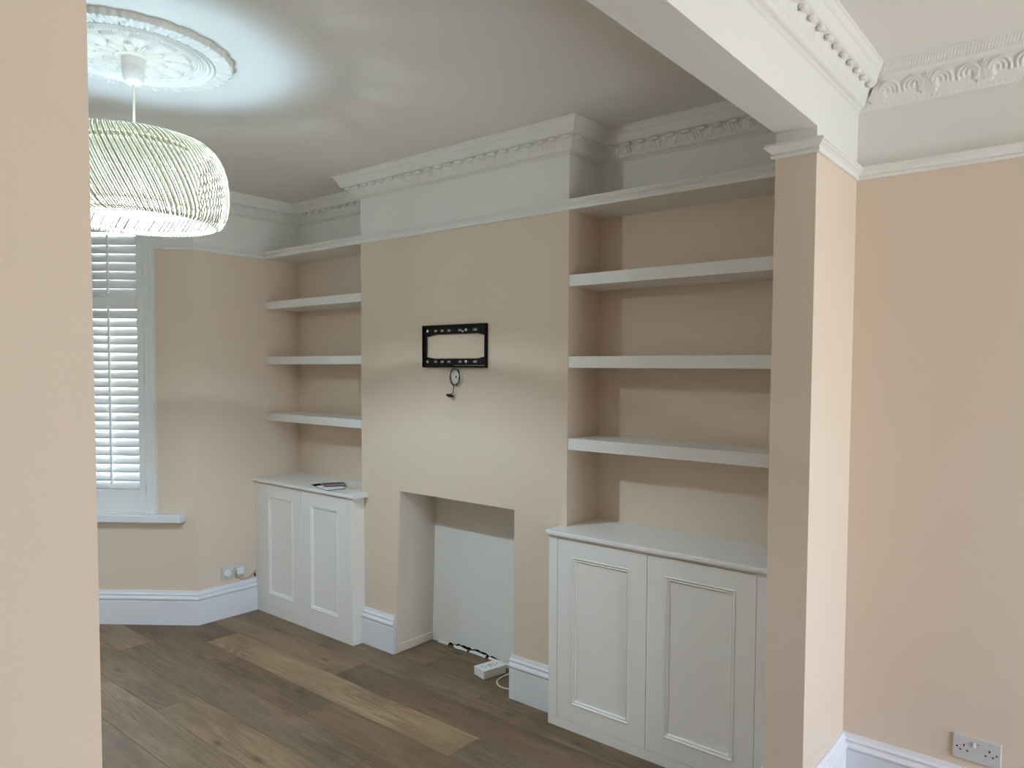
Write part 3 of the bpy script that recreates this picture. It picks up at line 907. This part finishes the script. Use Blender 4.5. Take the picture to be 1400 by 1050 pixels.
# ------------------------------------------------------------------ ceiling rose
NA, NRr = 540, 150
R0 = 0.314
q = MB(); V = []; Fc = []
cx, cy = LAMP
def rose_h(r, th):
    """depth of the casting below the ceiling at radius r and angle th"""
    if r > 0.262:                                        # rim of overlapping leaves, 24 round the edge
        w = (th * 24 / (2 * PI)) % 1.0 - 0.5; t = (r - 0.262) / (R0 - 0.262)
        z = 0.021 + 0.007 * math.exp(-((abs(w) - 0.27 * (1 - 0.6 * t)) / 0.09) ** 2) * math.sin(PI * min(1, t * 1.02)) ** 0.5
        z += 0.0025 * math.cos(2 * PI * w * 5 + 4 * t) * (1 - 0.4 * t) - 0.006 * math.exp(-((abs(w) - 0.5) / 0.05) ** 2)
    elif r > 0.226:                                      # plain mouldings
        t = (r - 0.226) / 0.036
        z = 0.014 + 0.010 * math.exp(-((t - 0.80) / 0.14) ** 2) + 0.008 * math.exp(-((t - 0.36) / 0.09) ** 2) + 0.003 * t
    elif r > 0.198:                                      # reeded ring with small sprigs
        t = (r - 0.198) / 0.028
        w = (th * 12 / (2 * PI) + 0.25) % 1.0 - 0.5
        z = 0.013 + 0.002 * t + 0.0025 * math.cos(2 * PI * t * 3)
        z += 0.008 * math.exp(-(w / 0.16) ** 2) * abs(math.sin(w * 40)) * math.sin(PI * t)
    elif r > 0.058:
        w = (th * 12 / (2 * PI)) % 1.0 - 0.5; t = (r - 0.058) / 0.140
        z = 0.006 + 0.004 * t
        if t > 0.30:                                     # big rounded petals
            tt = (t - 0.30) / 0.64
            wid = 0.42 * math.sqrt(max(0.0, 1 - (2 * tt - 1.06) ** 2 * 0.86)) if tt < 1.03 else 0
            if wid > 0 and abs(w) < wid:
                z += 0.003 + 0.012 * (1 - (abs(w) / wid) ** 4) * min(1, (1.03 - tt) * 7) - 0.004 * math.exp(-(w / 0.025) ** 2) * (1 - tt)
            else:                                        # curled sprigs between petals
                z += 0.008 * abs(math.sin(w * 38) * math.sin(t * 21))
        if t < 0.40:                                     # inner leaves, half a turn off
            w2 = (th * 12 / (2 * PI) + 0.5) % 1.0 - 0.5
            k = max(0, 1 - (abs(w2) / (0.46 * math.sqrt(max(0.02, 1 - (t / 0.40) ** 2)))) ** 2)
            z = max(z, 0.008 + 0.015 * k ** 0.5 + 0.002 * math.cos(w2 * 40) * k)
    else:
        t = r / 0.058
        z = 0.024 + 0.004 * (1 - t) + 0.002 * math.cos(t * 12)
    return z
rad = [0.03 + (R0 - 0.03) * i / (NRr - 1) for i in range(NRr)]
for i, r in enumerate(rad):
    for k in range(NA):
        th = 2 * PI * k / NA
        sc = 1.0
        if r > 0.25:
            w = (th * 24 / (2 * PI)) % 1.0 - 0.5
            sc = 1 + (r - 0.25) / (R0 - 0.25) * (0.022 * (math.cos(PI * w) - 0.65) + 0.005 * math.cos(6 * PI * w))
        V.append((cx + r * sc * math.cos(th), cy + r * sc * math.sin(th), ZC - rose_h(r, th)))
for i in range(NRr - 1):
    for k in range(NA):
        a = i * NA + k; c = i * NA + (k + 1) % NA; Fc.append((a, a + NA, c + NA, c))
q.add(V, Fc, 0, True)
last = V[-NA:]
vs = list(last) + [(cx + (x - cx) * 1.008, cy + (y - cy) * 1.008, ZC - 0.009) for x, y, z in last] + [(cx + (x - cx) * 1.014, cy + (y - cy) * 1.014, ZC) for x, y, z in last]
fs = []
for i in range(2):
    for k in range(NA): fs.append((i * NA + k, (i + 1) * NA + k, (i + 1) * NA + (k + 1) % NA, i * NA + (k + 1) % NA))
q.add(vs, fs, 0, True)
q.add([(cx, cy, ZC - 0.03)] + V[:NA], [(0, 1 + k, 1 + (k + 1) % NA) for k in range(NA)], 0, True)
q.build('ceiling_rose', PLASTER, label='round white plaster ceiling rose with petals, above the pendant lamp', cat='ceiling rose', recalc=False)

# ------------------------------------------------------------------ pendant lamp
lamp = empty('pendant_lamp', (cx, cy, 2.40), 'large round pendant lamp of slanted cream strips, lit', 'lamp')
q = MB(); q.lathe([(0.0365, 2.676), (0.0365, 2.650), (0.0350, 2.648), (0.0350, 2.645), (0.0362, 2.643), (0.0340, 2.615), (0.0315, 2.602), (0.0270, 2.592), (0.0180, 2.586), (0.004, 2.585)], (cx, cy, 0), 48)
q.build('ceiling_canopy', PLASTIC, lamp, label='white plastic ceiling cup')
q = MB(); q.tube([(cx, cy, 2.586), (cx + 0.0015, cy, 2.52), (cx - 0.001, cy, 2.42), (cx, cy, 2.325)], 0.0042, 10)
q.build('cord', CABLE_WHITE, lamp)
q = MB(); q.lathe([(0.006, 2.335), (0.018, 2.330), (0.021, 2.315), (0.021, 2.287), (0.017, 2.283)], (cx, cy, 0), 24)
q.build('lamp_holder', PLASTIC, lamp)
q = MB(); q.lathe([(0.012, 2.287), (0.014, 2.275), (0.026, 2.257), (0.030, 2.240), (0.027, 2.222), (0.016, 2.211), (0.001, 2.208)], (cx, cy, 0), 24)
bulb = q.build('bulb', BULBM, lamp, label='lit frosted bulb')
# strips: section runs over the top ring, round the belly and under to the bottom ring
SEC = [(0.176, 2.380), (0.190, 2.394), (0.212, 2.397), (0.238, 2.388), (0.262, 2.368), (0.282, 2.334), (0.296, 2.288), (0.302, 2.240),
       (0.302, 2.196), (0.296, 2.156), (0.284, 2.126), (0.268, 2.110), (0.250, 2.107), (0.238, 2.118)]
secr = resample(SEC, 20)
q = MB(); rr = random.Random(5)
NS = 210
for i in range(NS):
    base = 2 * PI * (i + rr.uniform(-0.12, 0.12)) / NS
    tw = math.radians(38) + rr.uniform(-0.008, 0.008)
    if i % 42 == 5: tw -= 0.05
    w = 0.0030 * rr.uniform(0.85, 1.15)
    inset = 0.0 if i % 2 else 0.004
    pts = []
    for j, s_ in enumerate(secr):
        t = j / 19; th = base - tw * (t - 0.5) * -1
        pts.append((s_.x - inset, th, s_.y))
    vs = []
    for r, th, z in pts:
        x, y = cx + r * math.cos(th), cy + r * math.sin(th); tx, ty = -math.sin(th), math.cos(th)
        nx, ny = math.cos(th), math.sin(th)
        vs += [(x - tx * w, y - ty * w, z), (x + nx * .0012, y + ny * .0012, z), (x + tx * w, y + ty * w, z), (x - nx * .0012, y - ny * .0012, z)]
    fs = []
    for j in range(19):
        for k in range(4): fs.append((4 * j + k, 4 * j + (k + 1) % 4, 4 * j + 4 + (k + 1) % 4, 4 * j + 4 + k))
    q.add(vs, fs, 0, False)
q.build('shade_strips', CANE, lamp, kind='stuff', recalc=False)
def ring(nm, R, z, r, m_):
    q = MB(); q.lathe([(R + r * math.cos(a * PI / 4), z + r * math.sin(a * PI / 4)) for a in range(8)], (cx, cy, 0), 96, closed=True); return q.build(nm, m_, lamp)
ring('top_ring', 0.180, 2.376, 0.004, CANE); ring('bottom_ring', 0.244, 2.120, 0.003, CANE)
q = MB(); q.lathe([(0.196, 2.165), (0.196, 2.345), (0.194, 2.345), (0.194, 2.165)], (cx, cy, 0), 96, closed=True)
q.build('inner_diffuser', GLOW, lamp, label='glowing white inner drum')
ring('diffuser_ring', 0.196, 2.350, 0.0045, CANE); ring('diffuser_ring', 0.196, 2.163, 0.0045, CANE)
q = MB()
for k in range(3):
    w = 2 * PI * k / 3 + 0.4
    q.tube([(cx + 0.018 * math.cos(w), cy + 0.018 * math.sin(w), 2.325), (cx + 0.19 * math.cos(w), cy + 0.19 * math.sin(w), 2.350)], 0.0018, 6)
    q.tube([(cx + 0.19 * math.cos(w), cy + 0.19 * math.sin(w), 2.350), (cx + 0.18 * math.cos(w), cy + 0.18 * math.sin(w), 2.374)], 0.0018, 6)
    q.tube([(cx + 0.196 * math.cos(w), cy + 0.196 * math.sin(w), 2.163), (cx + 0.243 * math.cos(w), cy + 0.243 * math.sin(w), 2.122)], 0.0018, 6)
q.build('wire_frame', STEEL, lamp)
ld = bpy.data.lights.new('bulb_light', 'POINT'); ld.energy = 100.0; ld.shadow_soft_size = 0.031
lo = bpy.data.objects.new('bulb_light', ld); COL.objects.link(lo); lo.location = (cx, cy, BULB_Z)
# the bulb throws most light down and sideways, little straight up past its own cap and holder
ld.use_nodes = True
ln, ll = ld.node_tree.nodes, ld.node_tree.links
em = [n for n in ln if n.type == 'EMISSION'][0]
ltc = ln.new('ShaderNodeTexCoord'); lsx = ln.new('ShaderNodeSeparateXYZ'); lmr = ln.new('ShaderNodeMapRange'); lrp = ln.new('ShaderNodeValToRGB')
lmr.inputs['From Min'].default_value = -1; lmr.inputs['From Max'].default_value = 1
ll.new(ltc.outputs['Normal'], lsx.inputs[0]); ll.new(lsx.outputs['Z'], lmr.inputs['Value']); ll.new(lmr.outputs[0], lrp.inputs['Fac'])
el = lrp.color_ramp.elements
dn = [c * BULB_DOWN / 100 for c in BULB_DOWN_COL]; up = [c * BULB_UP / 100 for c in BULB_UP_COL]; sd = [c * BULB_SIDE / 100 for c in BULB_SIDE_COL]
stops = [(0.0, dn, 1.2), (0.15, dn, 1.0), (0.255, dn, 0.80), (0.312, dn, 0.95), (0.332, sd, 1), (0.70, sd, 1), (0.76, up, 1.25), (0.87, up, 1), (0.94, up, 0.45), (1.0, up, 0.30)]
for k_, (p_, c_, f_) in enumerate(stops):
    e = el[0] if k_ == 0 else el[-1] if k_ == len(stops) - 1 else el.new(p_)
    e.position = p_; e.color = (*[v_ * f_ for v_ in c_], 1)
ll.new(lrp.outputs['Color'], em.inputs['Color']); em.inputs['Strength'].default_value = 1.0

# ------------------------------------------------------------------ wall bracket for a television
def plate2d(name, outer, holes, th, M, material, parent, label=None):
    """flat plate with real holes, outline in x-z, thickness along -y"""
    cu = bpy.data.curves.new(name, 'CURVE'); cu.dimensions = '2D'; cu.fill_mode = 'BOTH'; cu.extrude = th / 2
    for poly in [outer] + holes:
        sp = cu.splines.new('POLY'); sp.points.add(len(poly) - 1); sp.use_cyclic_u = True
        for p, (x, y) in zip(sp.points, poly): p.co = (x, y, 0, 1)
    tmp = bpy.data.objects.new('tmp', cu); COL.objects.link(tmp)
    dg = bpy.context.evaluated_depsgraph_get()
    me = bpy.data.meshes.new_from_object(tmp.evaluated_get(dg)); bpy.data.objects.remove(tmp)
    q = MB(M); q.add([v.co.copy() for v in me.vertices], [tuple(p.vertices) for p in me.polygons])
    bpy.data.meshes.remove(me)
    return q.build(name, material, parent, label)
bk = empty('tv_wall_bracket', (0.775, 0.0, 1.725), 'black rectangular metal television bracket screwed to the chimney breast', 'bracket')
MP = Matrix(((1, 0, 0, 0), (0, 0, -1, 0), (0, 1, 0, 0), (0, 0, 0, 1)))    # (x, y) -> (x, z)
X0, X1, Z0, Z1 = 0.545, 1.004, 1.616, 1.836
bw = X1 - X0
def slot(cx_, cz_, w, h, n=4):
    r = h / 2; pts = []
    for a in range(n + 1): t = -PI / 2 + PI * a / n; pts.append((cx_ + w / 2 - r + r * math.cos(t), cz_ + r * math.sin(t)))
    for a in range(n + 1): t = PI / 2 + PI * a / n; pts.append((cx_ - w / 2 + r + r * math.cos(t), cz_ + r * math.sin(t)))
    return pts
fr = lambda f: X0 + bw * f
hole = [(fr(.05), Z0 + .055), (fr(.19), Z0 + .046), (fr(.87), Z0 + .046), (fr(.965), Z0 + .055), (fr(.965), Z1 - .057), (fr(.87), Z1 - .048), (fr(.21), Z1 - .048), (fr(.05), Z1 - .060)]
holes = [hole]
for zc in (Z1 - 0.029, Z0 + 0.030):
    for f, w in ((.195, .031), (.305, .031), (.415, .031), (.588, .031), (.822, .035)):
        holes.append(slot(fr(f), zc, w, 0.0120))
    for f in (.117, .73, .908): holes.append(slot(fr(f), zc, 0.007, 0.007, 5))
for f in (.465, .487, .508): holes.append(slot(fr(f), Z1 - 0.029, 0.0055, 0.0055, 5))
T = Matrix.Translation((0, -0.0085, 0))
plate2d('face_plate', [(X0, Z0), (X1, Z0), (X1, Z1), (X0, Z1)], holes, 0.003, T @ MP, BLACK, bk)
q = MB()
q.box(X0, X1, -0.020, -0.007, Z1 - 0.003, Z1); q.box(X0, X1, -0.020, -0.007, Z0, Z0 + 0.003)
q.box(X0, X0 + 0.003, -0.020, -0.0005, Z0, Z1); q.box(X1 - 0.003, X1, -0.020, -0.0005, Z0, Z1)
q.build('flange', BLACK, bk)
q = MB(); q.box(X0 + 0.02, X0 + 0.028, -0.015, -0.010, 1.715, 1.742, bev=0.002); q.build('clip', BLACK, bk)
q = MB(); q.box(fr(.50), fr(.97), -0.0115, -0.0102, Z0 + .0105, Z0 + .0120); q.build('scratch_line', PLASTIC_GREY, bk)
for f, zc in ((.07, Z1 - .029), (.69, Z1 - .029), (.07, Z0 + .030), (.69, Z0 + .030)):
    q = MB(); q.lathe([(0.0075, -0.0), (0.0075, 0.0015), (0.004, 0.003), (0.0038, 0.0060), (0.0001, 0.0062)], (fr(f), -0.0100, zc), 14, ax='Y')
    q.build('screw', STEEL, bk)
q = MB(); q.lathe([(0.006, 0.0), (0.0055, 0.004), (0.0001, 0.0045)], (fr(.643), -0.0100, Z1 - .036), 12, ax='Y'); q.build('screw', STEEL, bk, label='bright loose screw at the top bar')

# cable outlet with its coiled cable and plug below the bracket
q = MB(); q.lathe([(0.036, 0.0005), (0.036, 0.003), (0.034, 0.0045), (0.006, 0.0055), (0.0055, 0.002), (0.0001, 0.0015)], (0.787, 0, 1.568), 36, ax='Y')
op = q.build('cable_outlet_plate', PLASTIC, label='small round white outlet plate on the chimney breast below the bracket', cat='outlet plate')
q = MB(); q.lathe([(0.0045, 0.0050), (0.0044, 0.0062), (0.0001, 0.0063)], (0.787, 0, 1.568), 14, ax='Y'); q.build('outlet_hole', DARK, op)
cb = empty('coiled_cable', (0.79, -0.01, 1.567), 'thin black coiled cable with a flat plug hanging below the television bracket', 'cable')
pts = []
for i in range(40):
    w = PI * 0.15 + 2 * PI * 1.55 * i / 39
    pts.append((0.787 + 0.0375 * math.sin(w), -0.010 - 0.012 * math.sin(w * 0.7) ** 2, 1.5685 + 0.0425 * math.cos(w)))
pts += [(0.779, -0.014, 1.520), (0.778, -0.016, 1.505), (0.776, -0.018, 1.487), (0.768, -0.020, 1.477)]
q = MB(); q.tube(pts, 0.0023, 8); q.build('cable', CABLE_BLACK, cb)
q = MB(); q.tube([(0.776 + 0.034 * math.sin(2 * PI * i / 30), -0.006, 1.566 + 0.040 * math.cos(2 * PI * i / 30)) for i in range(12, 31)], 0.0014, 6)
q.build('thin_cable', CABLE_BROWN, cb, label='thin brown outer loop of cable')
q = MB(); q.box(0.738, 0.769, -0.030, -0.016, 1.468, 1.480, bev=0.002); q.box(0.745, 0.779, -0.027, -0.013, 1.463, 1.474, bev=0.003)
q.build('plug', CABLE_BLACK, cb)

# ------------------------------------------------------------------ sockets
def socket(M, label, covers=False):
    """twin socket plate 146 x 86, local x along the wall, y out of it (towards -y local), z up"""
    r = empty('twin_socket', M.translation, label, 'socket', axes=M.to_3x3())
    q = MB(M); q.box(-0.074, 0.074, -0.008, -0.0005, -0.0435, 0.0435, bev=0.0025); q.build('socket_plate', PLASTIC_GREY, r)
    for sgn, fl in ((-1, 0), (1, 0)):
        c = sgn * 0.039
        q = MB(M)
        q.box(c - 0.0022, c + 0.0022, -0.0084, -0.0078, 0.004, 0.013)
        q.box(c - 0.0145, c - 0.0075, -0.0084, -0.0078, -0.0110, -0.0068); q.box(c + 0.0075, c + 0.0145, -0.0084, -0.0078, -0.0110, -0.0068)
        q.build('pin_holes', DARK, r)
    q = MB(M)
    q.box(-0.012, -0.0015, -0.0125, -0.0078, 0.010, 0.027, bev=0.0015); q.build('switch', PLASTIC, r, label='switch rocker standing proud')
    q = MB(M); q.box(0.001, 0.0115, -0.0098, -0.0078, 0.010, 0.027, bev=0.001); q.build('switch', PLASTIC_GREY, r)
    q = MB(M); q.box(0.003, 0.0095, -0.0103, -0.0096, 0.0225, 0.0245); q.build('switch_mark', DARK, r)
    for x in (-0.0605, 0.0605):
        q = MB(M); q.lathe([(0.0032, 0.0078), (0.003, 0.0086), (0.0001, 0.0087)], (x, 0, 0.0), 10, ax='Y'); q.build('fixing_screw', DARK, r)
    return r
MS = Matrix.Translation((3.053 + 0.076, DR, 0.2865))
socket(MS, 'white twin socket with empty holes low on the right wall')
ML = Matrix.Translation((XA, -0.2475, 0.289)) @ Matrix.Rotation(PI / 2, 4, 'Z')
sl = socket(ML, 'white twin socket with a plug in it on the short wall beside the left cabinet')
q = MB(ML); q.lathe([(0.024, 0.009), (0.024, 0.017), (0.021, 0.020), (0.0001, 0.0205)], (-0.039, 0, -0.001), 32, ax='Y')
q.build('blanking_cover', PLASTIC, label='round white cover in the left outlet of the socket beside the cabinet', cat='cover')
pg = empty('plug', ML @ Vector((0.040, -0.009, 0)), 'square white plug with a thin cable in the socket beside the left cabinet', 'plug', axes=ML.to_3x3())
q = MB(ML); q.box(0.016, 0.066, -0.036, -0.009, -0.024, 0.022, bev=0.008); q.build('plug_body', PLASTIC, pg)
q = MB(ML)
pts = [(0.018, -0.026, 0.008), (0.006, -0.030, 0.000), (0.006, -0.030, -0.016), (0.018, -0.028, -0.034), (0.042, -0.026, -0.056), (0.075, -0.022, -0.063), (0.108, -0.016, -0.058),
       (0.135, -0.010, -0.044), (0.150, -0.006, -0.030), (0.158, -0.002, -0.024)]
q.tube(pts, 0.0026, 8); q.build('plug_cable', CABLE_GREY, pg)
q = MB(); q.box(XA + 0.0002, XA + 0.002, -0.098, -0.089, 0.222, 0.246); q.build('cable_hole', DARK, label='small dark cable hole in the wall above the skirting beside the left cabinet', cat='hole')

# ------------------------------------------------------------------ extension lead in the fireplace
EC = Vector((0.904, 0.130, 0.0))
ea = math.atan2(0.136, 0.031)           # long axis direction in plan
ME = Matrix.Translation(EC) @ Matrix.Rotation(ea - PI / 2, 4, 'Z')
ex = empty('extension_lead', EC, 'white two-way extension block with its cable on the floor in the fireplace', 'extension lead', axes=ME.to_3x3())
q = MB(ME); q.box(-0.047, 0.047, -0.070, 0.070, 0.0005, 0.040, bev=0.004); q.box(-0.0475, 0.0475, -0.0705, 0.0705, 0.040, 0.046, bev=0.002)
q.build('socket_block', PLASTIC, ex)
q = MB(ME)
for cyy in (-0.034, 0.034):
    q.box(-0.0025, 0.0025, cyy + 0.006, cyy + 0.014, 0.0458, 0.0464)
    q.box(-0.015, -0.008, cyy - 0.010, cyy - 0.0060, 0.0458, 0.0464); q.box(0.008, 0.015, cyy - 0.010, cyy - 0.0060, 0.0458, 0.0464)
q.build('pin_holes', DARK, ex)
for xx in (-0.008, 0.008):
    q = MB(ME); q.box(xx - 0.006, xx + 0.006, -0.009, 0.009, 0.0458, 0.049, bev=0.001); q.build('switch', PLASTIC_GREY, ex)
q = MB()
pts = [(0.935, 0.195, 0.020), (0.955, 0.222, 0.020), (0.985, 0.228, 0.022), (1.000, 0.205, 0.014), (0.992, 0.165, 0.006), (0.988, 0.125, 0.0045), (0.998, 0.085, 0.0045), (1.020, 0.060, 0.0045),
       (1.055, 0.043, 0.0045), (1.095, 0.043, 0.0045), (1.135, 0.060, 0.0045), (1.165, 0.09, 0.0045), (1.174, 0.15, 0.0045), (1.160, 0.20, 0.0045)]
def smooth(pts, n=6):
    P = [Vector(p) for p in pts]; out = []
    for i in range(len(P) - 1):
        p0, p1, p2, p3 = P[max(0, i - 1)], P[i], P[i + 1], P[min(len(P) - 1, i + 2)]
        for k in range(n):
            t = k / n; out.append(0.5 * ((2 * p1) + (p2 - p0) * t + (2 * p0 - 5 * p1 + 4 * p2 - p3) * t * t + (3 * p1 - p0 - 3 * p2 + p3) * t ** 3))
    return out + [P[-1]]
q.tube(smooth(pts), 0.0040, 10); q.build('cable', CABLE_WHITE, ex)

# ------------------------------------------------------------------ leaflets on the left worktop
ZT_ = 0.8828
def leaf_mat_frame(p0, p1, lift=0.0):
    d = (Vector(p1) - Vector(p0)); a = math.atan2(d.y, d.x)
    return Matrix.Translation((p0[0], p0[1], ZT_ + lift)) @ Matrix.Rotation(a, 4, 'Z')
bkM = leaf_mat_frame((-0.380, -0.056), (-0.204, -0.101))
r = empty('booklet', (-0.28, -0.03, ZT_), 'open white booklet with a dark navy cover at the front edge of the left worktop', 'booklet')
q = MB(bkM); q.box(0.0, 0.182, 0.0, 0.117, 0.0003, 0.0030, bev=0.0008); q.build('booklet_cover', COVER2, r)
q = MB(bkM)
vs = []; n = 8
for i in range(n + 1):
    x = 0.002 + 0.176 * i / n; z = 0.0032 + 0.010 * math.sin(PI * i / n) ** 0.6
    vs += [(x, 0.002, 0.0031), (x, 0.002, z), (x, 0.114, z + 0.003), (x, 0.114, 0.0031)]
fs = [(0, 1, 2, 3), (4 * n, 4 * n + 3, 4 * n + 2, 4 * n + 1)]
for i in range(n):
    for k in range(4): fs.append((4 * i + k, 4 * i + 4 + k, 4 * i + 4 + (k + 1) % 4, 4 * i + (k + 1) % 4))
q.add(vs, fs, 0, True); q.build('pages', PAPER, r)
lfM = leaf_mat_frame((-0.368, -0.020), (-0.262, -0.075), 0.0178)
r2 = empty('leaflet', (-0.29, 0.03, ZT_ + 0.017), 'dark brown glossy leaflet lying on top of the white booklet', 'leaflet')
q = MB(lfM); q.box(0, 0.125, 0.0, 0.130, 0.0, 0.0025, bev=0.0006); q.build('leaflet_cover', COVER, r2)
q = MB(lfM); q.box(0.098, 0.108, 0.010, 0.120, 0.0024, 0.0029); q.build('printed_band', PAPER, r2)
q = MB(lfM); q.box(0.012, 0.070, 0.012, 0.100, 0.0024, 0.0029); q.build('printed_picture', RED, r2)
thM = leaf_mat_frame((-0.515, -0.006), (-0.410, -0.052), 0.0)
r3 = empty('leaflet', (-0.44, 0.0, ZT_), 'thin pale folded leaflet lifting at the left of the booklet', 'leaflet')
q = MB(thM)
vs = []
for i in range(7):
    x = 0.118 * i / 6; z = 0.0008 + 0.010 * (1 - i / 6) * 0 + 0.012 * (i / 6) ** 1.5
    vs += [(x, 0, z), (x, 0, z + 0.0008), (x, 0.062, z + 0.0068), (x, 0.062, z + 0.006)]
fs = [(0, 1, 2, 3), (24, 27, 26, 25)]
for i in range(6):
    for k in range(4): fs.append((4 * i + k, 4 * i + 4 + k, 4 * i + 4 + (k + 1) % 4, 4 * i + (k + 1) % 4))
q.add(vs, fs); q.build('leaflet_page', PAPER, r3)
q = MB(thM); q.box(0.01, 0.115, 0.005, 0.058, 0.0001, 0.0007); q.build('leaflet_back', COVER, r3)

for o in bpy.data.objects:
    if o.name.startswith(('wall_', 'ceiling', 'floor')) and o.type == 'MESH' and o.parent is None: o['kind'] = 'structure' if 'rose' not in o.name else 'thing'
del bpy.data.objects['ceiling_rose']['kind']
